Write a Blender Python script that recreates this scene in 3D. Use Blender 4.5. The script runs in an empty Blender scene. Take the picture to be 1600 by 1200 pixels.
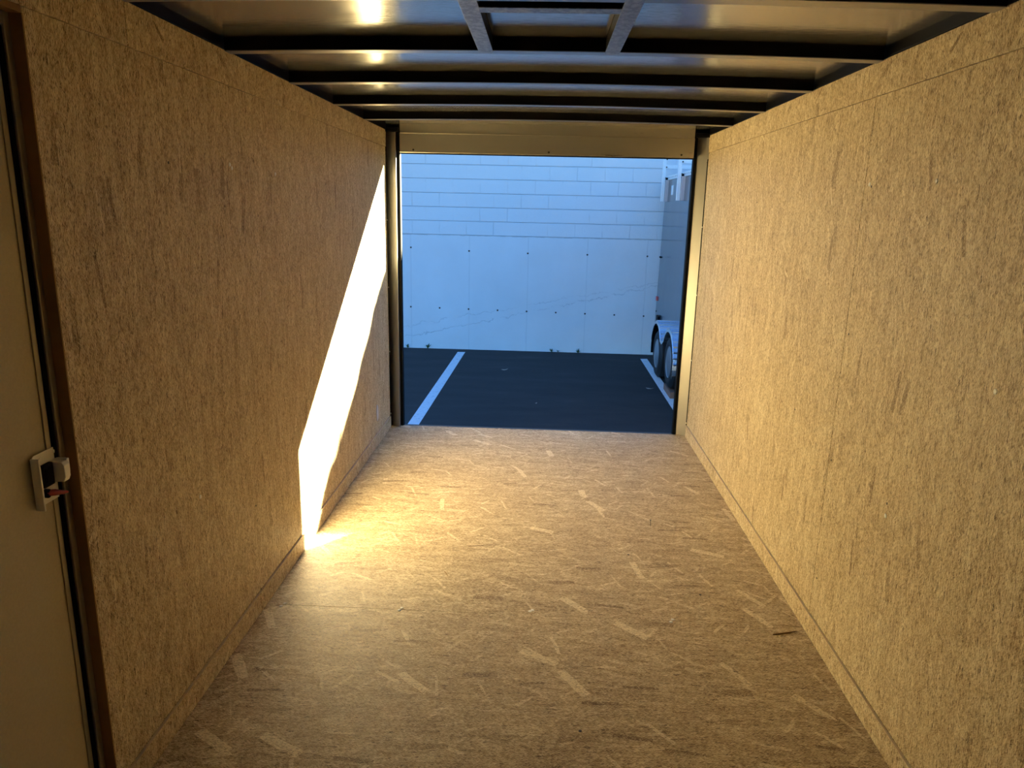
import bpy, bmesh, math, random
from mathutils import Vector, Matrix

random.seed(7)
sc = bpy.context.scene
C = sc.collection
PI = math.pi

# ------------------------------------------------------------------ camera
def make_camera():
    yaw, pitch, roll, F = -0.0373992, -0.2377310, 0.0223650, 1137.594
    cy, sy, cp, sp = math.cos(yaw), math.sin(yaw), math.cos(pitch), math.sin(pitch)
    f = Vector((sy * cp, cy * cp, sp)); r0 = Vector((cy, -sy, 0)); u0 = r0.cross(f)
    r = math.cos(roll) * r0 + math.sin(roll) * u0
    u = -math.sin(roll) * r0 + math.cos(roll) * u0
    cd = bpy.data.cameras.new('camera'); co = bpy.data.objects.new('camera', cd); C.objects.link(co)
    cd.sensor_fit = 'HORIZONTAL'; cd.sensor_width = 36.0; cd.lens = F / 1600 * 36
    cd.clip_start = 0.02; cd.clip_end = 300
    m = Matrix((r, u, -f)).transposed().to_4x4(); m.translation = Vector((0, -4.970, 1.549))
    co.matrix_world = m
    sc.camera = co
make_camera()

# ------------------------------------------------------------------ light
SUN_TRAVEL = Vector((-1.905, -1.92, -1.347)).normalized()    # the way sunlight travels
def make_world():
    w = bpy.data.worlds.new('sky'); sc.world = w; w.use_nodes = True
    nt = w.node_tree; nt.nodes.clear()
    out = nt.nodes.new('ShaderNodeOutputWorld'); bg = nt.nodes.new('ShaderNodeBackground')
    sky = nt.nodes.new('ShaderNodeTexSky'); sky.sky_type = 'NISHITA'
    sky.sun_disc = False; sky.sun_elevation = math.radians(26.5); sky.sun_rotation = math.radians(45)
    sky.air_density = 1.6; sky.dust_density = 0.3; sky.ozone_density = 4.0
    bg.inputs[1].default_value = 0.182
    tint = nt.nodes.new('ShaderNodeMix'); tint.data_type = 'RGBA'; tint.blend_type = 'MULTIPLY'
    tint.inputs[0].default_value = 1.0; tint.inputs[7].default_value = (0.45, 0.87, 1.50, 1)   # daylight white balance: shade reads blue
    nt.links.new(sky.outputs[0], tint.inputs[6]); nt.links.new(tint.outputs[2], bg.inputs[0]); nt.links.new(bg.outputs[0], out.inputs[0])
    sd = bpy.data.lights.new('sun', 'SUN'); so = bpy.data.objects.new('sun', sd); C.objects.link(so)
    sd.energy = 89.0; sd.color = (1.0, 0.93, 0.65); sd.angle = math.radians(0.53)
    so.location = (8, 9, 7); so.rotation_euler = SUN_TRAVEL.to_track_quat('-Z', 'Y').to_euler()
make_world()
sc.view_settings.view_transform = 'Standard'
sc.view_settings.look = 'None'
sc.view_settings.gamma = 1.0
sc.view_settings.use_curve_mapping = False
sc.view_settings.exposure = 0.95
sc.cycles.max_bounces = 16
sc.cycles.diffuse_bounces = 10
sc.cycles.glossy_bounces = 6

# ------------------------------------------------------------------ node helpers
class NT:
    def __init__(s, name):
        s.m = bpy.data.materials.new(name); s.m.use_nodes = True
        s.t = s.m.node_tree; s.bsdf = s.t.nodes['Principled BSDF']
    def n(s, kind, **kw):
        nd = s.t.nodes.new('ShaderNode' + kind)
        for k, v in kw.items(): setattr(nd, k, v)
        return nd
    def put(s, sock, v):
        if isinstance(v, bpy.types.NodeSocket): s.t.links.new(v, sock)
        elif v is not None: sock.default_value = v
    def math(s, op, a, b=None, c=None, clamp=False):
        nd = s.n('Math', operation=op, use_clamp=clamp)
        for i, v in enumerate((a, b, c)): s.put(nd.inputs[i], v)
        return nd.outputs[0]
    def vmath(s, op, a, b=None):
        nd = s.n('VectorMath', operation=op)
        s.put(nd.inputs[0], a)
        if b is not None: s.put(nd.inputs[1], b)
        return nd.outputs[0]
    def mix(s, f, a, b):                      # float mix
        nd = s.n('Mix', data_type='FLOAT'); s.put(nd.inputs[0], f); s.put(nd.inputs[2], a); s.put(nd.inputs[3], b)
        return nd.outputs[0]
    def cmix(s, f, a, b, mode='MIX'):         # colour mix
        nd = s.n('Mix', data_type='RGBA', blend_type=mode); s.put(nd.inputs[0], f)
        s.put(nd.inputs[6], a); s.put(nd.inputs[7], b)
        return nd.outputs[2]
    def coord(s): return s.n('TexCoord').outputs['Object']
    def sep(s, v):
        nd = s.n('SeparateXYZ'); s.put(nd.inputs[0], v); return nd.outputs
    def comb(s, x, y, z=0.0):
        nd = s.n('CombineXYZ')
        for i, v in enumerate((x, y, z)): s.put(nd.inputs[i], v)
        return nd.outputs[0]
    def noise(s, v, scale, detail=3.0, rough=0.55, dims='3D', col=False):
        nd = s.n('TexNoise', noise_dimensions=dims); s.put(nd.inputs['Vector'], v)
        nd.inputs['Scale'].default_value = scale; nd.inputs['Detail'].default_value = detail
        nd.inputs['Roughness'].default_value = rough
        return nd.outputs[1 if col else 0]
    def ramp(s, f, stops, interp='LINEAR'):
        nd = s.n('ValToRGB'); s.put(nd.inputs[0], f); cr = nd.color_ramp; cr.interpolation = interp
        while len(cr.elements) < len(stops): cr.elements.new(0.5)
        for e, (p, c) in zip(cr.elements, stops):
            e.position = p; e.color = (c, c, c, 1) if isinstance(c, (int, float)) else (*c, 1)
        return nd.outputs[0]
    def bump(s, h, dist, strength=1.0):
        nd = s.n('Bump'); nd.inputs['Distance'].default_value = dist; nd.inputs['Strength'].default_value = strength
        s.put(nd.inputs['Height'], h); s.put(s.bsdf.inputs['Normal'], nd.outputs[0])
    def set(s, **kw):
        names = dict(color='Base Color', rough='Roughness', metal='Metallic', spec='Specular IOR Level', coat='Coat Weight', coat_rough='Coat Roughness')
        for k, v in kw.items():
            if k == 'color' and isinstance(v, tuple): v = (*v, 1)
            s.put(s.bsdf.inputs[names[k]], v)
        return s

def plain(name, color, rough=0.5, metal=0.0, **kw):
    t = NT(name); v = t.coord()
    n = t.noise(v, 35.0, 3.0)
    f = t.math('MULTIPLY_ADD', n, 0.16, 0.92)
    t.set(color=t.cmix(1.0, (*color, 1), t.comb(f, f, f), 'MULTIPLY'), rough=rough, metal=metal, **kw)
    return t.m

def osb(name, axes, seed, layers, tones, contrast=1.0, fibres=1.0, big_amt=0.22):
    """strand board: overlapping rectangular flakes, each turned its own way, over fine fibres; axes = (across, along) the main strand direction"""
    t = NT(name); xyz = t.sep(t.coord())
    ax = dict(x=xyz[0], y=xyz[1], z=xyz[2])
    uv = t.comb(ax[axes[0]], ax[axes[1]], 0.0)
    uv = t.vmath('ADD', uv, (seed * 3.17, seed * 1.91, 0.0))
    wn = t.noise(uv, 14.0, 2.0, dims='2D', col=True)
    uvw = t.vmath('ADD', uv, t.vmath('MULTIPLY', t.vmath('SUBTRACT', wn, (0.5, 0.5, 0.5)), (0.010, 0.010, 0.0)))
    def turned(v, deg):
        ro = t.n('VectorRotate', rotation_type='Z_AXIS'); t.put(ro.inputs['Vector'], v); ro.inputs['Angle'].default_value = math.radians(deg)
        return ro.outputs[0]
    val = 0.5
    for i, (dx, dy, hw, hl, base, spread, thr, lo, hi) in enumerate(layers):
        sv = t.vmath('ADD', t.vmath('MULTIPLY', uvw, (1 / dx, 1 / dy, 0.0)), (i * 17.37 + seed, i * 5.71, 0.0))
        vo = t.n('TexVoronoi', voronoi_dimensions='2D', feature='F1'); t.put(vo.inputs['Vector'], sv); vo.inputs['Scale'].default_value = 1.0
        c = t.n('SeparateColor'); t.put(c.inputs[0], vo.outputs['Color'])
        loc = t.vmath('MULTIPLY', t.vmath('SUBTRACT', sv, vo.outputs['Position']), (dx, dy, 0.0))
        ro = t.n('VectorRotate', rotation_type='Z_AXIS'); t.put(ro.inputs['Vector'], loc)
        t.put(ro.inputs['Angle'], t.math('MULTIPLY_ADD', t.math('SUBTRACT', c.outputs[1], 0.5), 2 * math.radians(spread), math.radians(base)))
        l = t.sep(ro.outputs[0])
        inside = t.math('MULTIPLY', t.math('LESS_THAN', t.math('ABSOLUTE', l[0]), t.math('MULTIPLY_ADD', c.outputs[0], hw * 0.9, hw * 0.45)),
                        t.math('LESS_THAN', t.math('ABSOLUTE', l[1]), hl))
        gr = t.noise(t.vmath('ADD', t.vmath('MULTIPLY', ro.outputs[0], (420.0, 16.0, 0.0)), vo.outputs['Color']), 1.0, 2.0, 0.6, dims='2D')
        mask = t.math('MULTIPLY', t.math('MULTIPLY', inside, t.math('GREATER_THAN', c.outputs[2], thr)), t.ramp(gr, [(0.24, 0.0), (0.38, 1.0)]))
        tone = t.math('MULTIPLY_ADD', c.outputs[0], hi - lo, lo)
        tone = t.math('MULTIPLY_ADD', t.math('SUBTRACT', gr, 0.5), 0.5, tone)
        val = t.mix(mask, val, tone)
    big = t.noise(uv, 2.4, 3.0, dims='2D')
    f1 = t.noise(t.vmath('MULTIPLY', uvw, (270.0, 24.0, 0.0)), 1.0, 4.0, 0.75, dims='2D')
    f2 = t.noise(t.vmath('MULTIPLY', turned(uvw, 27), (330.0, 30.0, 0.0)), 1.0, 3.0, 0.7, dims='2D')
    f3 = t.noise(t.vmath('MULTIPLY', turned(uvw, -38), (330.0, 36.0, 0.0)), 1.0, 3.0, 0.7, dims='2D')
    v = t.math('MULTIPLY_ADD', t.math('SUBTRACT', val, 0.5), contrast, 0.5)
    v = t.math('MULTIPLY_ADD', t.math('SUBTRACT', f1, 0.5), 1.0 * fibres, v)
    v = t.math('MULTIPLY_ADD', t.math('SUBTRACT', f2, 0.5), 0.75 * fibres, v)
    v = t.math('MULTIPLY_ADD', t.math('SUBTRACT', f3, 0.5), 0.6 * fibres, v)
    st = t.noise(t.vmath('MULTIPLY', uvw, (24.0, 3.5, 0.0)), 1.0, 3.0, 0.6, dims='2D')
    v = t.math('MULTIPLY_ADD', t.math('SUBTRACT', st, 0.5), 0.45, v)
    v = t.math('MULTIPLY_ADD', t.math('SUBTRACT', big, 0.5), big_amt, v, clamp=True)
    col = t.ramp(v, [(0.08, tones[0]), (0.38, tones[1]), (0.62, tones[2]), (0.95, tones[3])])
    def specks(src, amount, c, thr, off):
        nonlocal col
        n = t.noise(t.vmath('ADD', src, (off, off * .7, 0.0)), 1.0, 2.0, 0.55, dims='2D')
        col = t.cmix(t.math('MULTIPLY', t.ramp(n, [(thr, 0.0), (thr + 0.04, 1.0)]), amount), col, (*c, 1))
    for deg, sc_, amt, c, thr, off in ((4, (170.0, 20.0, 0.0), .9, (0.06, 0.032, 0.014), .675, 3.0), (-14, (420.0, 75.0, 0.0), .75, (0.11, 0.06, 0.025), .605, 11.0),
                                       (22, (460.0, 70.0, 0.0), .75, (0.13, 0.072, 0.03), .61, 29.0), (33, (430.0, 60.0, 0.0), .6, tones[3], .61, 23.0), (-48, (430.0, 60.0, 0.0), .55, tones[3], .625, 41.0)):
        specks(t.vmath('MULTIPLY', turned(uvw, deg), sc_), amt, c, thr, off)
    t.set(color=col, rough=0.56, spec=0.30)
    t.bump(t.math('ADD', val, t.math('MULTIPLY', f1, 0.8)), 0.0004, 0.4)
    return t.m

T_WALL = [(0.22, 0.140, 0.068), (0.50, 0.382, 0.215), (0.62, 0.494, 0.298), (0.80, 0.70, 0.48)]
T_FLOOR = [(0.18, 0.115, 0.058), (0.39, 0.290, 0.165), (0.50, 0.388, 0.236), (0.78, 0.67, 0.46)]
# cell across, cell along, half width, half length, turn, spread of turn, share left out, darkest and lightest tone
L_WALL = [(.022, .09, .010, .045, 3, 10, .05, .38, .60), (.026, .10, .010, .046, -6, 14, .30, .38, .62), (.03, .08, .007, .038, 18, 18, .45, .38, .66),
          (.03, .08, .007, .036, -24, 18, .5, .38, .64), (.07, .17, .013, .065, 2, 14, .93, .24, .37), (.06, .12, .005, .035, 20, 45, .86, .58, .74)]
L_STRIP = [(.04, .06, .011, .032, 30, 60, .05, .36, .62), (.04, .05, .011, .032, -40, 70, .3, .36, .64), (.05, .05, .009, .032, 80, 70, .4, .36, .66),
           (.05, .05, .006, .03, 10, 90, .65, .5, .72), (.09, .09, .010, .04, 60, 90, .90, .2, .34)]
L_FLOOR = [(.024, .10, .011, .05, -4, 10, .05, .36, .60), (.028, .10, .011, .05, 10, 14, .3, .38, .62), (.035, .09, .007, .045, -22, 18, .45, .36, .66),
           (.06, .09, .005, .045, 35, 25, .60, .40, .74), (.11, .13, .005, .055, -46, 34, .66, .60, .82), (.17, .19, .014, .075, -52, 34, .87, .70, .90), (.05, .14, .012, .06, 2, 12, .93, .2, .32)]
M = {}
M['osb_left'] = osb('strand_board_left', 'yz', 1, L_WALL, T_WALL, 1.5, 1.45)
M['osb_right'] = osb('strand_board_right', 'yz', 5, L_WALL, T_WALL, 1.5, 1.45)
M['osb_front'] = M['osb_left']
M['osb_strip'] = osb('strand_board_strip', 'yz', 13, L_STRIP, T_WALL, 1.5, 1.35)
M['osb_base'] = osb('strand_board_base', 'yz', 17, L_STRIP, T_WALL, 1.5, 1.35)
M['osb_floor'] = osb('strand_board_floor', 'yx', 21, L_FLOOR, T_FLOOR, 1.4, 1.25)
M['osb_edge'] = plain('cut_board_edge', (0.27, 0.155, 0.06), 0.8)
M['pale_edge'] = plain('pale_edge_strip', (0.62, 0.50, 0.34), 0.6)
M['black'] = plain('black_paint', (0.0025, 0.0025, 0.003), 0.55, spec=0.10)
M['rubber'] = plain('black_rubber', (0.004, 0.004, 0.004), 0.7, spec=0.12)
M['screw'] = plain('white_screw_head', (0.85, 0.86, 0.84), 0.35)
M['dark_steel'] = plain('dark_steel', (0.06, 0.055, 0.05), 0.4, 0.7)
M['white_paint'] = plain('white_metal_paint', (0.82, 0.82, 0.80), 0.35)
M['beige_metal'] = plain('beige_bracket_paint', (0.62, 0.50, 0.46), 0.5)
M['red'] = plain('red_plastic', (0.30, 0.012, 0.02), 0.35)
M['grey_plastic'] = plain('pale_grey_plastic', (0.55, 0.55, 0.60), 0.5)
M['leaf'] = plain('dry_leaf', (0.42, 0.34, 0.24), 0.8)
M['weed'] = plain('weed_leaf', (0.07, 0.12, 0.035), 0.7)
M['timber'] = plain('red_brown_timber', (0.22, 0.11, 0.07), 0.8)
M['tyre'] = plain('tyre_rubber', (0.012, 0.012, 0.013), 0.65)
M['rim'] = plain('silver_rim_paint', (0.30, 0.31, 0.33), 0.35, 0.5)
M['red_lens'] = plain('red_lens', (0.75, 0.10, 0.09), 0.25)

def door_skin():
    t = NT('cream_door_skin'); v = t.coord()
    n = t.noise(v, 180.0, 2.0)
    t.set(color=t.ramp(n, [(0.3, (0.45, 0.40, 0.30)), (0.7, (0.50, 0.445, 0.335))]), rough=0.5)
    t.bump(n, 0.0002, 0.3)
    return t.m
M['door'] = door_skin()

def sheet_metal(name, color, rough, axis_scale, dist, metal=0.92):
    t = NT(name); v = t.coord()
    n = t.noise(t.vmath('MULTIPLY', v, axis_scale), 1.0, 3.0)
    b = t.noise(v, 2.5, 2.0)
    t.set(color=t.ramp(b, [(0.3, tuple(c * .93 for c in color)), (0.7, color)]), metal=metal,
          rough=t.math('MULTIPLY_ADD', n, 0.12, rough - 0.06))
    t.bump(n, dist, 0.5)
    return t.m
M['ceiling'] = sheet_metal('mill_finish_roof_sheet', (0.45, 0.435, 0.40), 0.17, (26.0, 75.0, 26.0), 0.0007, 0.82)
M['post'] = sheet_metal('brushed_post_metal', (0.46, 0.455, 0.44), 0.38, (220.0, 220.0, 3.0), 0.00012)
M['header'] = sheet_metal('header_sheet', (0.52, 0.50, 0.45), 0.30, (3.0, 90.0, 90.0), 0.0003)
M['jamb'] = sheet_metal('dull_jamb_metal', (0.42, 0.38, 0.30), 0.45, (90.0, 90.0, 4.0), 0.0003, 0.8)
M['fender'] = sheet_metal('tread_plate', (0.80, 0.81, 0.83), 0.24, (60.0, 60.0, 60.0), 0.0015)

def scuffed_lit_black():  # scuffed vent frame undersides, with caught light put into the paler tones
    t = NT('scuffed_lit_steel'); v = t.coord()
    n = t.noise(t.vmath('MULTIPLY', v, (60.0, 45.0, 60.0)), 1.0, 5.0, 0.7)
    t.set(color=t.ramp(n, [(0.42, (0.14, 0.14, 0.145)), (0.6, (0.34, 0.34, 0.34))]), metal=0.8,
          rough=t.math('MULTIPLY_ADD', n, 0.3, 0.2))
    return t.m
M['scuffed_lit'] = scuffed_lit_black()

M['flange'] = sheet_metal('lit_flange_steel', (0.30, 0.29, 0.28), 0.30, (40.0, 60.0, 40.0), 0.0003, 0.9)  # undersides of the black bows, the light they catch put into a paler colour

def asphalt():
    t = NT('asphalt'); v = t.coord()
    n = t.noise(v, 160.0, 4.0, 0.7); b = t.noise(t.vmath('MULTIPLY', v, (0.7, 2.2, 1.0)), 1.6, 5.0, 0.65)
    c = t.ramp(b, [(0.35, (0.024, 0.021, 0.018)), (0.62, (0.034, 0.030, 0.026)), (0.78, (0.056, 0.052, 0.046))])
    f = t.math('MULTIPLY_ADD', n, 0.7, 0.65)
    t.set(color=t.cmix(1.0, c, t.comb(f, f, f), 'MULTIPLY'), rough=0.8, spec=0.3)
    t.bump(n, 0.004, 0.6)
    return t.m
M['asphalt'] = asphalt()

def line_paint():
    t = NT('worn_line_paint'); v = t.coord()
    n = t.noise(v, 26.0, 6.0, 0.7)
    t.set(color=t.ramp(n, [(0.30, (0.10, 0.10, 0.10)), (0.40, (0.66, 0.66, 0.64)), (0.8, (0.76, 0.76, 0.74))]), rough=0.75)
    return t.m
M['line'] = line_paint()

def block_wall():
    t = NT('painted_block_wall'); xyz = t.sep(t.coord())
    uv = t.comb(xyz[0], t.math('SUBTRACT', xyz[2], 1.147 + 0.524), 0.0)
    uv = t.vmath('ADD', uv, (20 * 0.39 + 0.13, 0.0, 0.0))
    br = t.n('TexBrick', offset=0.5, offset_frequency=2, squash=1.0, squash_frequency=2)
    t.put(br.inputs['Vector'], uv)
    br.inputs['Scale'].default_value = 1.0; br.inputs['Mortar Size'].default_value = 0.0055
    br.inputs['Mortar Smooth'].default_value = 0.5; br.inputs['Bias'].default_value = 0.0
    br.inputs['Brick Width'].default_value = 0.39; br.inputs['Row Height'].default_value = 0.1945
    br.inputs['Color1'].default_value = (0.735, 0.735, 0.72, 1); br.inputs['Color2'].default_value = (0.75, 0.75, 0.74, 1)
    br.inputs['Mortar'].default_value = (0.66, 0.66, 0.65, 1)
    n = t.noise(t.coord(), 30.0, 4.0, 0.6); b = t.noise(t.coord(), 1.3, 3.0)
    f = t.math('MULTIPLY_ADD', b, 0.12, 0.94)
    row = t.math('ABSOLUTE', t.math('SUBTRACT', t.math('FRACT', t.math('ADD', t.math('DIVIDE', t.math('SUBTRACT', xyz[2], 1.147 + 0.524), 0.1945), 20.5)), 0.5))
    row = t.ramp(row, [(0.010, 1.0), (0.032, 0.0)])
    gate = t.ramp(t.noise(t.coord(), 2.2, 3.0), [(0.46, 0.10), (0.58, 0.8)])
    joint = t.math('MAXIMUM', row, t.math('MULTIPLY', br.outputs['Fac'], gate))
    coarse = t.noise(t.coord(), 17.0, 3.0, 0.6)
    face = t.cmix(joint, (0.745, 0.745, 0.73, 1), (0.67, 0.67, 0.66, 1))
    t.set(color=t.cmix(1.0, face, t.comb(f, f, f), 'MULTIPLY'), rough=0.6)
    h = t.math('SUBTRACT', t.math('ADD', t.math('MULTIPLY', n, 0.4), t.math('MULTIPLY', coarse, 0.5)), joint)
    t.bump(h, 0.011, 0.8)
    return t.m
M['block'] = block_wall()

def concrete():
    t = NT('painted_concrete_wall'); v = t.coord(); v = t.vmath('ADD', v, (0.0, 0.0, -0.524)); xyz = t.sep(v)
    n = t.noise(v, 22.0, 5.0, 0.65); b = t.noise(v, 1.7, 4.0)
    # hairline panel joints every 0.853 m
    ph = t.math('FRACT', t.math('DIVIDE', t.math('ADD', xyz[0], 1.91 + 8.53 + 0.4265), 0.853))
    j = t.math('ABSOLUTE', t.math('SUBTRACT', ph, 0.5))
    jm = t.ramp(j, [(0.004, 1.0), (0.010, 0.0)])
    # two long sloping cracks
    wob = t.math('MULTIPLY', t.math('SUBTRACT', t.noise(v, 5.0, 4.0, 0.7), 0.5), 0.22)
    def crack(a, b0):
        d = t.math('ABSOLUTE', t.math('ADD', t.math('SUBTRACT', xyz[2], t.math('MULTIPLY_ADD', xyz[0], a, b0)), wob))
        return t.ramp(d, [(0.0022, 1.0), (0.0075, 0.0)])
    cr = t.math('MAXIMUM', crack(0.23, 0.10), t.math('MULTIPLY', crack(0.20, 0.20), 0.7))
    gate = t.ramp(t.noise(v, 2.6, 2.0), [(0.40, 0.0), (0.50, 1.0)])
    cr = t.math('MULTIPLY', cr, gate)
    base = t.ramp(b, [(0.3, (0.72, 0.72, 0.705)), (0.7, (0.78, 0.78, 0.765))])
    edge = t.ramp(t.math('ABSOLUTE', t.math('ADD', t.math('SUBTRACT', xyz[2], 1.140), t.math('MULTIPLY', t.math('SUBTRACT', t.noise(v, 9.0, 4.0), 0.5), 0.016))), [(0.002, 1.0), (0.007, 0.0)])
    edge = t.math('MULTIPLY', edge, t.ramp(t.noise(v, 6.0, 3.0), [(0.40, 0.1), (0.56, 1.0)]))
    col = t.cmix(t.math('MULTIPLY', t.math('MAXIMUM', t.math('MULTIPLY', edge, 0.6), t.math('MAXIMUM', t.math('MULTIPLY', jm, 0.14), t.math('MULTIPLY', cr, 0.40))), 1.0), base, (0.33, 0.34, 0.34, 1))
    t.set(color=col, rough=0.6)
    t.bump(t.math('SUBTRACT', t.math('MULTIPLY', n, 0.6), t.math('MAXIMUM', t.math('MULTIPLY', jm, 0.35), cr)), 0.008, 0.5)
    return t.m
M['concrete'] = concrete()

def trailer_paint():
    t = NT('charcoal_trailer_paint'); v = t.coord()
    n = t.noise(v, 2.0, 3.0)
    st = t.noise(t.vmath('MULTIPLY', v, (1.0, 9.0, 0.6)), 1.0, 3.0)
    t.set(color=t.ramp(st, [(0.35, (0.055, 0.057, 0.065)), (0.7, (0.085, 0.087, 0.095))]), rough=t.math('MULTIPLY_ADD', n, 0.1, 0.18), metal=0.0, coat=0.5, coat_rough=0.12)
    return t.m
M['body'] = trailer_paint()

# ------------------------------------------------------------------ mesh helpers
class MB:
    def __init__(s): s.b = bmesh.new()
    def box(s, x0, x1, y0, y1, z0, z1):
        v = [s.b.verts.new(p) for p in ((x0, y0, z0), (x1, y0, z0), (x1, y1, z0), (x0, y1, z0), (x0, y0, z1), (x1, y0, z1), (x1, y1, z1), (x0, y1, z1))]
        for q in ((0, 3, 2, 1), (4, 5, 6, 7), (0, 1, 5, 4), (1, 2, 6, 5), (2, 3, 7, 6), (3, 0, 4, 7)):
            s.b.faces.new([v[i] for i in q])
        return s
    def prism(s, pts, axis, a, b):
        """polygon pts in the two other axes (cyclic order), extruded along axis from a to b"""
        def P(p, h):
            return {'x': (h, p[0], p[1]), 'y': (p[0], h, p[1]), 'z': (p[0], p[1], h)}[axis]
        lo = [s.b.verts.new(P(p, a)) for p in pts]; hi = [s.b.verts.new(P(p, b)) for p in pts]
        n = len(pts)
        s.b.faces.new(lo); s.b.faces.new(hi[::-1])
        for i in range(n): s.b.faces.new((lo[i], hi[i], hi[(i + 1) % n], lo[(i + 1) % n]))
        return s
    def lathe(s, prof, axis='x', center=(0, 0, 0), seg=40):
        """prof = [(along, radius)...]"""
        rings = []
        for a, r in prof:
            ring = []
            for k in range(seg):
                t = 2 * PI * k / seg; c, d = r * math.cos(t), r * math.sin(t)
                p = {'x': (a, c, d), 'y': (c, a, d), 'z': (c, d, a)}[axis]
                ring.append(s.b.verts.new(Vector(p) + Vector(center)))
            rings.append(ring)
        for i in range(len(rings) - 1):
            for k in range(seg):
                s.b.faces.new((rings[i][k], rings[i][(k + 1) % seg], rings[i + 1][(k + 1) % seg], rings[i + 1][k]))
        s.b.faces.new(rings[0]); s.b.faces.new(rings[-1])
        return s
    def sweep(s, rows):
        """rows of points -> quad sheet"""
        g = [[s.b.verts.new(p) for p in r] for r in rows]
        for i in range(len(g) - 1):
            for k in range(len(g[0]) - 1):
                s.b.faces.new((g[i][k], g[i][k + 1], g[i + 1][k + 1], g[i + 1][k]))
        return s
    def tube(s, pts, r, seg=8):
        pts = [Vector(p) for p in pts]; rings = []
        rr = r if isinstance(r, (list, tuple)) else [r] * len(pts)
        for i, p in enumerate(pts):
            d = (pts[min(i + 1, len(pts) - 1)] - pts[max(i - 1, 0)]).normalized()
            a = d.orthogonal().normalized(); b = d.cross(a)
            rings.append([s.b.verts.new(p + rr[i] * (math.cos(2 * PI * k / seg) * a + math.sin(2 * PI * k / seg) * b)) for k in range(seg)])
        for i in range(len(rings) - 1):
            for k in range(seg): s.b.faces.new((rings[i][k], rings[i][(k + 1) % seg], rings[i + 1][(k + 1) % seg], rings[i + 1][k]))
        s.b.faces.new(rings[0]); s.b.faces.new(rings[-1])
        return s
    def build(s, name, mat, parent=None, bevel=0.0, smooth=False, mats=None, loc=None):
        bmesh.ops.recalc_face_normals(s.b, faces=s.b.faces[:])
        me = bpy.data.meshes.new(name); s.b.to_mesh(me); s.b.free()
        o = bpy.data.objects.new(name, me); C.objects.link(o)
        me.materials.append(mat)
        if loc: o.location = loc
        if parent: o.parent = parent
        if smooth:
            for p in me.polygons: p.use_smooth = True
            es = o.modifiers.new('split', 'EDGE_SPLIT'); es.split_angle = math.radians(40)
        if bevel:
            bv = o.modifiers.new('bevel', 'BEVEL'); bv.width = bevel; bv.segments = 2; bv.limit_method = 'ANGLE'
        return o

def tag(o, label, cat, group=None, kind=None):
    o['label'] = label; o['category'] = cat
    if group: o['group'] = group
    if kind: o['kind'] = kind
    return o
def empty(name, label, cat, loc=(0, 0, 0), group=None, kind=None):
    o = bpy.data.objects.new(name, None); C.objects.link(o); o.location = loc; o.empty_display_size = 0.1
    return tag(o, label, cat, group, kind)
def copy_tree(o, parent=None):
    c = o.copy(); C.objects.link(c)
    if parent: c.parent = parent
    for ch in o.children: copy_tree(ch, c)
    return c

# ------------------------------------------------------------------ dimensions (metres)
HW = 1.0525          # half width between the board walls
ZT = 2.025           # top of the board walls
YF = -6.30           # front end of the trailer, behind the camera
ZG = -0.524          # asphalt level
YW = 5.684           # face of the building wall
SEAMS = (-1.225, -2.440, -3.66, -4.88)
def crown(x): return 0.013 * (1 - (x / HW) ** 2)

# ------------------------------------------------------------------ screws
def screw_mesh():
    b = MB(); b.lathe([(0.0, 0.0062), (0.0012, 0.0060), (0.0022, 0.0040), (0.0024, 0.0015)], 'z', seg=14)
    bmesh.ops.recalc_face_normals(b.b, faces=b.b.faces[:])
    me = bpy.data.meshes.new('screw'); b.b.to_mesh(me); b.b.free(); me.materials.append(M['screw'])
    d = MB(); d.lathe([(0.0, 0.0052), (0.0009, 0.0048), (0.0012, 0.0020)], 'z', seg=12)
    bmesh.ops.recalc_face_normals(d.b, faces=d.b.faces[:])
    m2 = bpy.data.meshes.new('dark_screw'); d.b.to_mesh(m2); d.b.free(); m2.materials.append(M['dark_steel'])
    return me, m2
SCREW, DARK_SCREW = screw_mesh()
def screw(parent, loc, normal, dark=False, s=1.0):
    o = bpy.data.objects.new('screw', DARK_SCREW if dark else SCREW); C.objects.link(o)
    o.location = loc; o.rotation_euler = Vector(normal).to_track_quat('Z', 'Y').to_euler(); o.scale = (s, s, s); o.parent = parent
    return o

# ------------------------------------------------------------------ floor
b = MB(); b.box(-HW - .006, HW + .006, -2.4094, 0.048, -0.019, 0.0); b.box(-HW - .006, HW + .006, YF, -2.4106, -0.019, 0.0)
floor = tag(b.build('floor', M['osb_floor'], bevel=0.0006), 'strand board trailer floor between the two board walls', 'floor', kind='structure')
MB().box(-1.10, 1.10, YF - .05, -0.01, -0.16, -0.019).build('chassis', M['black'], floor)
for x, y in ((-0.980, -2.403), (-0.988, -2.422), (-0.512, -2.399), (-0.519, -2.416), (-0.006, -2.384), (0.004, -2.375), (0.542, -2.417), (0.552, -2.400)):
    screw(floor, (x, y, 0.0), (0, 0, 1), s=1.15)
for x, y in ((0.16, -3.05), (0.44, -1.86), (0.70, -2.20)): screw(floor, (x, y, 0.0), (0, 0, 1), dark=True)

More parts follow.
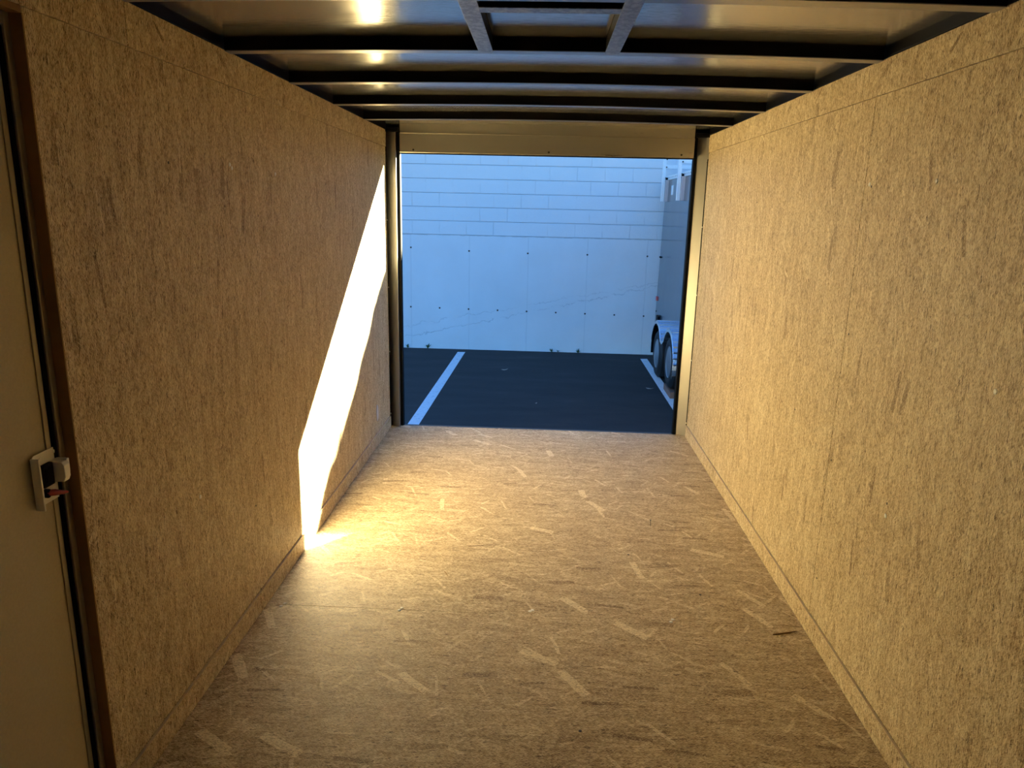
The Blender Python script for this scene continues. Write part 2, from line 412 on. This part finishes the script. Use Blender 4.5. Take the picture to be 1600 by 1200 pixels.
# ------------------------------------------------------------------ walls
def board_wall(side, name, label, mat, y_end, seams):
    s = -1 if side == 'left' else 1
    root = empty(name, label, 'wall', (0, 0, 0), kind='structure')
    ys = [0.0] + [y for y in seams if y > y_end] + [y_end]
    for i in range(len(ys) - 1):
        a, c = ys[i + 1], ys[i]
        x0, x1 = sorted((s * HW, s * (HW + .011)))
        MB().box(x0, x1, a + (.0013 if i < len(ys) - 2 else 0), c - (.0013 if i else 0.001), 0.0850, 1.9178).build('wall_panel', mat, root, bevel=0.0009)
    x0, x1 = sorted((s * (HW + .034), s * (HW + .062)))
    return root, x0, x1

wl, x0, x1 = board_wall('left', 'wall_left', 'left wall of vertical strand board with the sunlit streak', M['osb_left'], -3.428, ())
MB().box(-1.12, -1.105, -3.44, 0.11, -0.10, 2.10).build('outer_skin', M['black'], wl)
MB().box(-1.12, -1.105, YF, -4.44, -0.10, 2.10).build('outer_skin', M['black'], wl)
MB().box(-1.12, -1.105, -4.44, -3.44, 1.90, 2.10).build('outer_skin', M['black'], wl)
MB().box(-HW - .011, -HW, YF, -4.44, 0.0845, 1.9185).build('wall_panel', M['osb_left'], wl)
for y, z, d in ((-2.89, 1.650, 1), (-2.478, 1.668, 0), (-2.463, 1.657, 0), (-2.056, 1.656, 0), (-2.869, .643, 0), (-0.767, 1.182, 1), (-0.357, 1.165, 1), (-1.365, .73, 1),
                (-1.177, .657, 1), (-1.181, .629, 1), (-1.195, .511, 1), (-2.446, .433, 1), (-2.449, .087, 1), (-0.40, 1.66, 1), (-0.82, 1.66, 1)):
    screw(wl, (-HW, y, z), (1, 0, 0), bool(d), 1.1 if not d else 0.8)

wr, x0, x1 = board_wall('right', 'wall_right', 'right wall of vertical strand board with two panel seams', M['osb_right'], YF, SEAMS)
MB().box(1.105, 1.12, YF, 0.11, -0.10, 2.10).build('outer_skin', M['black'], wr)
for y, z, d in ((-2.893, 1.643, 0), (-2.477, 1.647, 0), (-2.492, 1.640, 1), (-3.298, 1.161, 0), (-2.467, 1.154, 1), (-2.462, .698, 1), (-2.048, .77, 1), (-2.894, .675, 0),
                (-2.891, .713, 1), (-2.469, .239, 1), (-1.40, .747, 1), (-1.24, 1.13, 1), (-1.22, .66, 1), (-1.21, 1.60, 1)):
    screw(wr, (HW, y, z), (-1, 0, 0), bool(d), 1.1 if not d else 0.8)

b = MB(); b.box(-1.105, 1.105, YF - .03, YF, -0.10, 2.10)
tag(b.build('wall_front', M['osb_front']), 'front wall of strand board behind the camera', 'wall', kind='structure')

# top strips and kick strips of the walls
for s, side in ((-1, 'left'), (1, 'right')):
    xs = sorted((s * (HW - .0035), s * (HW + .011)))
    b = MB()
    cuts = [0.0 - .001, -2.335 if s > 0 else -3.05, YF]
    for i in range(2): b.box(*xs, cuts[i + 1] + .0012, cuts[i] - (.0012 if i else 0), 1.9192, ZT)
    o = b.build('trim_1' if s < 0 else 'trim_2', M['osb_strip'], bevel=0.0012)
    tag(o, 'strand board strip along the top of the %s wall' % side, 'trim', kind='structure')
    xs = sorted((s * (HW - .006), s * (HW + .011)))
    b = MB()
    b.box(*xs, -2.4655 if s < 0 else -2.52, -0.001, 0.0008, 0.081)
    b.box(*xs, -3.428 if s < 0 else YF, -2.4685 if s < 0 else -2.523, 0.0008, 0.081)
    o = b.build('baseboard_left' if s < 0 else 'baseboard_right', M['osb_base'], bevel=0.0012)
    tag(o, 'low strand board kick strip at the foot of the %s wall' % side, 'baseboard', kind='structure')
    xs = sorted((s * (HW - .0064), s * (HW + .001)))
    MB().box(*xs, -3.42 if s < 0 else YF, -0.001, 0.0790, 0.0812).build('pale_edge', M['pale_edge'], o)  # thin strip, paler than the board, along the kick strip's top
    xs = sorted((s * (HW + .011), s * (HW + .013)))
    MB().box(*xs, -3.42 if s < 0 else YF, -0.012, 0.0, ZT).build('backing', M['rubber'], o)
    # black roof rail above the board
    xs = sorted((s * (HW - .006), s * (HW + .05)))
    b = MB(); b.box(*xs, YF, 0.0, ZT + .001, ZT + .040)
    tag(b.build('trim_3' if s < 0 else 'trim_4', M['black'], bevel=.003), 'black steel roof rail above the %s wall' % side, 'trim', kind='structure')

# ------------------------------------------------------------------ ceiling sheet and bows
b = MB()
rows = []
for iy in range(2):
    y = (YF, 0.0)[iy]
    rows.append([(HW * 1.04 * (k / 12 - 1), y, ZT + .034 + crown(HW * (k / 12 - 1) * .999)) for k in range(25)])
b.sweep(rows)
b.sweep([[(p[0], p[1], p[2] + .02) for p in r] for r in rows])
ceil = tag(b.build('ceiling', M['ceiling'], smooth=True), 'shiny bare metal roof sheet between black bows', 'ceiling', kind='structure')
MB().box(-1.12, 1.12, YF - .03, 0.11, 2.105, 2.12).build('roof_skin', M['black'], ceil)

def bow_strip(y, prof):
    b = MB(); rows = []
    for k in range(25):
        x = (HW - .012) * (k / 12 - 1)
        rows.append([(x, y + p[0], ZT - .008 + crown(x) + p[1]) for p in prof + prof[:1]])
    b.sweep(rows)
    bmesh.ops.remove_doubles(b.b, verts=b.b.verts[:], dist=1e-6)
    return b
BOWS = [(-0.625, 'roof bow nearest the rear opening'), (-1.235, 'second roof bow from the rear opening'), (-1.865, 'third roof bow from the rear opening'),
        (-2.475, 'fourth roof bow from the rear opening, where the vent frame rails end'), (-3.095, 'roof bow at the top right corner of the view, nearest the camera')]
for y, lab in BOWS:
    o = tag(bow_strip(y, [(-0.013, 0.048), (-0.013, 0.0026), (0.033, 0.0026), (0.033, 0.048)]).build('roof_bow', M['black']), 'black steel ' + lab, 'roof bow', 'black bows across the roof')
    bow_strip(y, [(-0.0135, 0.0025), (-0.0135, 0.0), (0.036, 0.0), (0.036, 0.0025)]).build('flange', M['flange'], o)

v = empty('roof_vent_frame', 'black steel roof vent frame, two rails and a crossbar on the ceiling', 'vent frame', (0, -2.78, ZT))
def loc_box(b, x0, x1, y0, y1, z0, z1): return b.box(x0, x1, y0 + 2.78, y1 + 2.78, z0 - ZT, z1 - ZT)
zc = ZT - .008 + .0125
for s in (-1, 1):
    b = MB(); loc_box(b, s * .2 - .023, s * .2 + .023, -3.10, -2.468, zc - .001, zc + .0015)
    r = b.build('rail', M['scuffed_lit'], v, bevel=.0005)
    b = MB(); loc_box(b, s * .2 - .022, s * .2 + .022, -3.10, -2.489, zc + .0015, zc + .038); b.build('rail_side', M['black'], r)
b = MB(); loc_box(b, -.177, .177, -2.997, -2.950, zc + .0005, zc + .0025); r = b.build('crossbar', M['scuffed_lit'], v)
b = MB(); loc_box(b, -.177, .177, -2.996, -2.951, zc + .0025, zc + .038); b.build('crossbar_side', M['black'], r)

# ------------------------------------------------------------------ rear opening frame
OW = 0.9665; OZ = 1.886
for s, nm, side in ((-1, 'trim_5', 'left'), (1, 'trim_6', 'right')):
    b = MB()
    a, c = sorted((s * .986, s * (HW + .004)))
    ya, yb = (.050, .010) if s > 0 else (.040, .010)
    b.prism([(a, ya), (c, yb), (c, .079), (a, .079)], 'z', -0.02, ZT - .008)
    o = tag(b.build(nm, M['post'], bevel=.002), 'brushed metal post at the %s side of the rear opening' % side, 'post', kind='structure')
    a, c = sorted((s * OW, s * .9855))
    MB().box(a, c, .042, .095, -0.05, ZT + .02).build('seal', M['rubber'], o, bevel=.003)
    a, c = sorted((s * .978, s * (HW + .06)))
    MB().box(a, c, .080, .11, -0.16, 2.105).build('rear_post', M['black'], o)
    a, c = sorted((s * .962, s * (HW + .004)))
    MB().box(a, c, -.014, .075, ZT - .012, ZT + .014).build('corner_block', M['black'], o, bevel=.004)
    a, c = sorted((s * (HW - .004), s * (HW + .002)))
    MB().box(a, c, .0015, .0095, 0.082, 1.88).build('gap_strip', M['rubber'], o)
    for z in (0.10, 0.55, 1.0, 1.45, 1.86): screw(o, (s * (HW - .005), .0012, z), (0, -1, 0), dark=(z > 1.8), s=.7)
b = MB()
b.prism([(-.018, OZ), (-.014, OZ - .004), (.0, OZ - .004), (.0, ZT + .06), (-.007, ZT + .06), (-.007, ZT - .018), (-.018, ZT - .022)], 'x', -.9545, .9545)
hd = tag(b.build('trim_7', M['header'], bevel=.0015), 'metal header sheet across the top of the rear opening', 'header', kind='structure')
b = MB(); b.box(-.965, .965, -.006, .06, OZ + .002, 2.105); b.box(-1.10, 1.10, .085, .11, OZ + .03, 2.105); b.build('header_beam', M['black'], hd)
MB().box(-.9545, .9545, -.0165, .0, OZ - .010, OZ - .0042).build('seal', M['rubber'], hd)
for x in (-.865, .02, .875):
    screw(hd, (x, -.0182, OZ + .016), (0, -1, 0), dark=True, s=1.3)
b = MB(); b.box(-.965, .965, .0485, .09, -.03, -.003)
tag(b.build('trim_8', M['dark_steel'], bevel=.002), 'dark steel sill at the foot of the rear opening', 'sill', kind='structure')

# ------------------------------------------------------------------ side door
jm = empty('trim_9', 'brown and black jamb around the side door', 'door jamb', kind='structure')
MB().box(-HW - .028, -HW + .0004, -3.4305, -3.4265, 0.0, 1.905).build('board_edge', M['osb_edge'], jm)
MB().box(-HW - .05, -HW - .026, -3.4475, -3.4285, -0.02, 1.905).build('jamb_strip', M['jamb'], jm, bevel=.002)
MB().box(-HW - .05, -HW - .026, -4.44, -3.4475, 1.880, 1.905).build('jamb_strip', M['jamb'], jm, bevel=.002)
MB().box(-HW - .052, -HW - .030, -3.458, -3.4480, -0.02, 1.879).build('gasket', M['rubber'], jm, bevel=.003)
MB().box(-HW - .052, -HW - .030, -4.43, -3.458, 1.868, 1.879).build('gasket', M['rubber'], jm, bevel=.003)
MB().box(-HW - .028, -HW + .0004, -4.44, -3.4305, 1.905, 1.9185).build('board_edge', M['osb_edge'], jm)
XD = -1.092
door = empty('door_1', 'cream side door with a white paddle latch', 'door', kind='structure')
MB().box(XD - .012, XD, -4.42, -3.4585, 0.02, 1.866).build('door_panel', M['door'], door, bevel=.003)
b = MB(); b.box(XD, XD + .0035, -3.474, -3.4590, 0.02, 1.866)
b.box(XD, XD + .0035, -4.42, -3.474, 1.850, 1.866)
b.build('door_edge_trim', M['jamb'], door, bevel=.001)
def rrect(y0, y1, z0, z1, r, n=5):
    pts = []
    for cy, cz, a0 in ((y1 - r, z1 - r, 0), (y0 + r, z1 - r, 90), (y0 + r, z0 + r, 180), (y1 - r, z0 + r, 270)):
        for k in range(n + 1):
            a = math.radians(a0 + 90 * k / n); pts.append((cy + r * math.cos(a), cz + r * math.sin(a)))
    return pts
latch = MB().prism(rrect(-3.530, -3.4465, 0.885, 1.004, .011), 'x', XD + .0038, XD + .0065).build('door_latch', M['white_paint'], door, bevel=.001)
latch['label'] = 'white paddle latch with a small red locking lever'
MB().prism(rrect(-3.5335, -3.5285, 0.880, 1.000, .0022), 'x', XD + .0045, XD + .024).build('flange', M['white_paint'], latch, bevel=.001)
b = MB(); b.box(XD + .0066, XD + .018, -3.5165, -3.4800, .926, .978); b.box(XD + .0066, XD + .022, -3.5100, -3.4900, .936, .970)
b.build('recess_block', M['rubber'], latch, bevel=.003)  # shade of the latch recess put in as a raised black block
b = MB(); b.prism([(XD + .007, .928), (XD + .038, .930), (XD + .042, .940), (XD + .042, .968), (XD + .036, .976), (XD + .007, .978)], 'y', -3.4800, -3.4610)
b.build('paddle', M['white_paint'], latch, bevel=.0015)
b = MB(); b.box(XD + .007, XD + .036, -3.4605, -3.4520, .944, .978)
b.build('bolt', M['white_paint'], latch, bevel=.001)
MB().lathe([(0, .010), (.010, .010), (.013, .006)], 'x', (XD + .0066, -3.504, .911), 16).build('lever_base', M['rubber'], latch, smooth=True)
b = MB(); b.tube([(XD + .012, -3.508, .913), (XD + .020, -3.492, .909), (XD + .024, -3.468, .900), (XD + .025, -3.455, .896)], [.0075, .0078, .0045, .0025], 10)
lv = b.build('locking_lever', M['red'], latch, smooth=True); lv['label'] = 'small dark red lever'
for y, z in ((-3.457, .994), (-3.505, .990), (-3.519, .929), (-3.457, .897)): screw(latch, (XD + .0066, y, z), (1, 0, 0), s=.75)

# ------------------------------------------------------------------ small things inside
b = MB(); b.prism([(.028 * math.cos(2 * PI * k / 28), .055 * math.sin(2 * PI * k / 28)) for k in range(28)], 'x', 0, .006)
o = b.build('cover_plate', M['grey_plastic'], bevel=.002, loc=(-HW, -0.418, .222))
tag(o, 'small pale grey oval cover plate low on the left wall near the opening', 'cover plate')
b = MB(); b.lathe([(0, .0012), (.034, .0012), (.0342, .0045), (.036, .004)], 'z', seg=12)
o = b.build('nail', M['dark_steel'], loc=(.587, -1.536, -.001)); o.rotation_euler = (0.05, -0.04, 0)
tag(o, 'dark nail standing up out of the floor toward the right', 'nail')
b = MB(); b.tube([(0, 0, .002), (.05, .012, .003), (.10, .03, .002)], [.002, .0035, .001], 6)
o = b.build('wood_splinter', M['osb_edge'], loc=(.915, -2.475, 0)); tag(o, 'dark wood splinter on the floor beside the right kick strip', 'splinter')
b = MB(); b.tube([(0, 0, .0015), (.012, -.02, .002), (.022, -.045, .0015)], [.001, .002, .001], 6)
o = b.build('wood_splinter', M['osb_edge'], loc=(-.385, -2.09, 0)); tag(o, 'thin dark wood sliver on the floor left of the middle', 'splinter')

# ------------------------------------------------------------------ outside: asphalt, lines, wall
b = MB(); b.box(-45, 45, -45, YW + .2, ZG - .1, ZG)
tag(b.build('ground', M['asphalt']), 'dark asphalt of the parking lot behind the trailer', 'ground', kind='structure')
b = MB(); b.prism([(-1.275, 1.0), (-1.165, 1.0), (-1.087, 5.47), (-1.197, 5.46)], 'z', ZG - .002, ZG + .002)
tag(b.build('parking_line', M['line']), 'white painted parking line on the left of the stall', 'parking line', 'painted parking lines')
b = MB(); b.prism([(1.450, .8), (1.552, .8), (1.548, 5.36), (1.450, 5.345)], 'z', ZG - .002, ZG + .002)
tag(b.build('parking_line', M['line']), 'white painted parking line running under the wheels on the right', 'parking line', 'painted parking lines')

wo = empty('wall_outside', 'pale painted wall across the lot, blocks above smooth concrete', 'wall', (0, YW, ZG), kind='structure')
def wpt(b, *a): return b
b = MB(); b.box(-16, 16, 0, .3, -.05, 1.145 - ZG)
bs = b.build('concrete_base', M['concrete'], wo, loc=(0, 0, 0))
top = [(-16, 5.17), (4.62, 5.17), (4.75, 5.205), (5.07, 5.24), (5.17, 5.20), (5.40, 5.23), (5.51, 5.20), (5.81, 5.245), (5.89, 5.22), (5.99, 5.265), (6.06, 5.31), (6.20, 5.305), (6.42, 5.27), (16, 5.25)]  # unseen wall top, outline shaped to cast the sun streak's lower edge
b = MB(); b.prism([(16, 1.147 - ZG), (-16, 1.147 - ZG)] + [(x, z - ZG) for x, z in top], 'y', 0.004, .30)
b.build('block_courses', M['block'], wo)
MB().lathe([(5.20 - ZG, .030), (5.42 - ZG, .030), (5.44 - ZG, .018)], 'z', (6.03, .14, 0), 16).build('shadow_stub', M['rubber'], wo)  # unseen stub added to notch the lower edge of the sun streak
def hole_mesh():
    b = MB(); b.lathe([(0, .013), (-.002, .012), (-.0025, .006)], 'y', seg=12)
    bmesh.ops.recalc_face_normals(b.b, faces=b.b.faces[:])
    me = bpy.data.meshes.new('tie_hole'); b.b.to_mesh(me); b.b.free(); me.materials.append(M['dark_steel']); return me
HOLE = hole_mesh()
for x, z in [(-1.91, .956), (-1.063, .925), (-.213, .911), (.644, .912), (1.503, .911), (1.69, .911)] + [(-1.92 + .428 * k, .092 - .0055 * k) for k in range(9)]:
    h = bpy.data.objects.new('tie_hole', HOLE); C.objects.link(h); h.location = (x, 0, z - ZG); h.parent = wo

def weed(x, sz, seed, lab):
    random.seed(seed); b = MB()
    for k in range(9):
        a = random.uniform(-PI, 0); l = sz * random.uniform(.5, 1.0); lean = random.uniform(.2, .8)
        d = Vector((math.cos(a) * lean, -abs(math.sin(a)) * lean * .5, 1 - lean * .5)); w = Vector((-math.sin(a), math.cos(a), 0)) * sz * .10
        if abs(w.x) < .02 * sz: w.x = sz * .08
        p0 = Vector((0, 0, 0)); p1 = d * l * .55; p2 = d * l + Vector((0, 0, -.25 * l * lean))
        b.sweep([[p0 - w * .2, p0 + w * .2], [p1 - w, p1 + w], [p2 - w * .15, p2 + w * .15]])
    o = b.build('weed', M['weed'], loc=(x, YW - .012, ZG)); tag(o, lab, 'weed', 'weeds along the foot of the wall')
weed(-1.97, .09, 1, 'leftmost weed at the foot of the pale wall, beside the left post')
weed(-1.67, .10, 2, 'weed at the foot of the pale wall, left of the left parking line')
weed(.18, .08, 3, 'weed at the foot of the pale wall, left one of the pair near its middle')
weed(.27, .07, 4, 'weed at the foot of the pale wall, right one of the pair near its middle')
weed(.57, .09, 5, 'rightmost weed at the foot of the pale wall')
def leaf(x, y, s, rz, lab):
    b = MB()
    b.sweep([[(-.5 * s, 0, .10 * s), (-.45 * s, .02 * s, .1 * s)], [(-.2 * s, -.22 * s, .02 * s), (-.2 * s, .22 * s, .05 * s)], [(.15 * s, -.2 * s, .05 * s), (.15 * s, .24 * s, .01 * s)], [(.5 * s, -.02 * s, .14 * s), (.5 * s, .02 * s, .14 * s)]])
    o = b.build('dry_leaf', M['leaf'], loc=(x, y, ZG)); o.rotation_euler = (0, 0, rz); tag(o, lab, 'leaf', 'dry leaves on the asphalt')
leaf(-.45, 4.35, .10, .4, 'pale curled dry leaf on the asphalt near the left line')
leaf(1.33, 3.55, .10, -.3, 'pale dry leaf on the asphalt beside the right line')
leaf(-.02, 2.72, .04, 1.0, 'tiny pale leaf on the asphalt in the middle of the stall')

# ------------------------------------------------------------------ the trailer parked on the right
XB = 1.64
tr = empty('trailer', 'dark grey enclosed trailer with tandem wheels parked behind the right post', 'trailer', (XB, 3.8, ZG))
def TL(x, y, z): return (x - XB, y - 3.8, z - ZG)
def tbox(b, x0, x1, y0, y1, z0, z1):
    p, q = TL(x0, y0, z0), TL(x1, y1, z1); return b.box(p[0], q[0], p[1], q[1], p[2], q[2])
b = MB()
lean = .028
p = [(XB - .0, -.02), (XB + 1.85, -.02), (XB + 1.85, 1.97), (XB + lean, 1.97)]
b.prism([(x - XB, z - ZG) for x, z in p], 'y', 1.6 - 3.8, 5.50 - 3.8)
body = b.build('body', M['body'], tr, bevel=.012)
b = MB(); tbox(b, XB + .05, XB + 1.8, 1.7, 5.4, -.12, -.022); b.build('chassis', M['black'], tr)
# fender with two humps and a dip between
YN, YFAR, ZN, ZFAR, RT = 3.345, 4.235, -.150, -.2205, .300
RF = .385
prof = []
for k in range(0, 17):
    a = math.radians(-12 + 158 * k / 16)       # from the near foot up and over
    prof.append((YN - RF * math.cos(a), ZN + .0 + RF * math.sin(a)))
dipY = .5 * (YN + YFAR)
far = []
for k in range(0, 17):
    a = math.radians(192 - 158 * k / 16)
    far.append((YFAR - RF * math.cos(a), ZFAR + .03 + RF * math.sin(a)))
line = prof + [(.5 * (prof[-1][0] + far[-1][0]), .5 * (prof[-1][1] + far[-1][1]) - .035)] + far[3:][::-1]
b = MB(); rows = []
x_out, x_in = 1.470, XB + .02
for i, (y, z) in enumerate(line):
    rows.append([TL(x_out + .001, y, z - .035), TL(x_out, y, z - .006), TL(x_out + .006, y, z), TL(x_in, y, z + .004)])
b.sweep(rows)
fb_mesh = b
# pressed ribs running from the body to the outer edge
top_line = []
for i in range(len(line) - 1):
    (ya, za), (yb, zb) = line[i], line[i + 1]
    for t in (0.0,): top_line.append((ya + (yb - ya) * t, za + (zb - za) * t, math.atan2(zb - za, yb - ya)))
b = fb_mesh
for y, z, a in top_line[2:-2]:
    n = Vector((0, -math.sin(a), math.cos(a))); d = Vector((0, math.cos(a), math.sin(a)))
    for_x = (x_out + .008, x_in)
    P = []
    for x in for_x:
        c = Vector(TL(x, y, z)); P.append([c - d * .014, c + n * .011, c + d * .014])
    b.sweep(P)
fend = b.build('fender', M['fender'], tr)
so = fend.modifiers.new('thick', 'SOLIDIFY'); so.thickness = .003; so.offset = -1
# rubber flap inside the far arch
b = MB(); rows = []
for y, z in far[:7]: rows.append([TL(x_out + .004, y - .012, z - .010), TL(x_in, y - .012, z - .010)])
b.sweep(rows); o = b.build('arch_liner', M['rubber'], fend); 
def wheel(y, z):
    b = MB(); w = .205; x = 1.486
    b.lathe([(x + .014, .180), (x, .215), (x + .004, .262), (x + .022, .288), (x + .035, RT), (x + w - .035, RT), (x + w - .022, .288), (x + w, .262), (x + w, .20)], 'x', TL(0, y, z), 56)
    ty = b.build('tyre', M['tyre'], tr, smooth=True)
    g = MB(); g.lathe([(x + .010, .184), (x + .004, .180), (x + .012, .168), (x + .060, .155), (x + .072, .105), (x + .050, .088), (x + .046, .056), (x + .06, .05)], 'x', TL(0, y, z), 48)
    rim = g.build('rim', M['rim'], ty, smooth=True)
    h = MB(); h.lathe([(x + .060, .036), (x + .024, .034), (x + .012, .026), (x + .010, .010)], 'x', TL(0, y, z), 20)
    h.build('hub_cap', M['dark_steel'], ty, smooth=True)
    for k in range(5):
        a = 2 * PI * k / 5
        n = MB(); n.lathe([(x + .055, .010), (x + .030, .009), (x + .027, .005)], 'x', TL(0, y + .075 * math.cos(a), z + .075 * math.sin(a)), 6)
        n.build('lug_nut', M['dark_steel'], ty)
wheel(YN, ZN); wheel(YFAR, ZFAR)
# roof rack: rail, two posts with brackets, crossbars
b = MB(); tbox(b, XB - .012 + lean, XB + .03, 1.6, 5.46, 1.952, 2.01); rail = b.build('rack_rail', M['white_paint'], tr, bevel=.003)
for k in range(34):
    y = 1.75 + .11 * k
    h = MB(); h.lathe([(XB - .0135 + lean, .009), (XB - .0115 + lean, .009)], 'x', (0, 0, 0), 10); 
    for vtx in h.b.verts: vtx.co = Vector(TL(vtx.co.x, vtx.co.y + y, vtx.co.z + 1.982))
    h.build('rail_slot', M['dark_steel'], rail)
for y in (5.30, 4.12):
    b = MB(); tbox(b, XB - .060, XB - .018, y - .012, y + .030, 1.672, 2.62)
    post = b.build('rack_post', M['white_paint'], tr, bevel=.003)
    b = MB(); tbox(b, XB - .018, XB + lean - .002, y - .004, y + .022, 1.672, 1.985); b.build('post_gap', M['rubber'], post)  # dark gap of the post channel put in as a black strip
    b = MB(); tbox(b, XB - .016, XB + lean + .01, y - .040, y - .008, 1.672, 1.955); b.build('post_bracket', M['beige_metal'], post, bevel=.002)
    for z in (1.98, 1.94, 2.12, 2.22):
        b = MB(); b.lathe([(0, .010), (-.008, .009)], 'y', TL(XB - .012, y - .012, z), 8); b.build('bolt', M['dark_steel'], post)
    b = MB(); tbox(b, XB - .03, XB + 1.9, y - .010, y + .012, 2.10, 2.15); b.build('crossbar', M['white_paint'], post, bevel=.003)
    b = MB(); tbox(b, XB - .03, XB + 1.9, y - .010, y + .012, 2.22, 2.25); b.build('crossbar', M['white_paint'], post, bevel=.003)
b = MB(); tbox(b, XB - .003 + lean * .9, XB + .012 + lean * .9, 4.86, 5.00, 1.755, 1.875); b.build('sticker', M['white_paint'], tr)
b = MB(); tbox(b, XB - .012, XB + .01, 5.40, 5.47, .31, .37); o = b.build('marker_light', M['red_lens'], tr, bevel=.005); o['label'] = 'small red marker light'
b = MB(); tbox(b, XB - .03, XB + .01, 5.05, 5.20, -.02, .14); b.build('corner_bracket', M['black'], tr, bevel=.006)
for y, z in ((5.38, .92), (5.44, .92), (5.44, .16)):
    b = MB(); b.lathe([(XB + .012, .012), (XB - .004, .010)], 'x', (0, 0, 0), 10)
    for vtx in b.b.verts: vtx.co = Vector(TL(vtx.co.x, vtx.co.y + y, vtx.co.z + z))
    b.build('bolt', M['black'], tr)
b = MB(); b.box(-.035, .22, -.24, .22, 0, ZN - RT - ZG - .002)
o = b.build('wood_block', M['timber'], bevel=.004, loc=(1.53, YN, ZG))
tag(o, 'red brown wood block under the nearer trailer wheel', 'wood block')
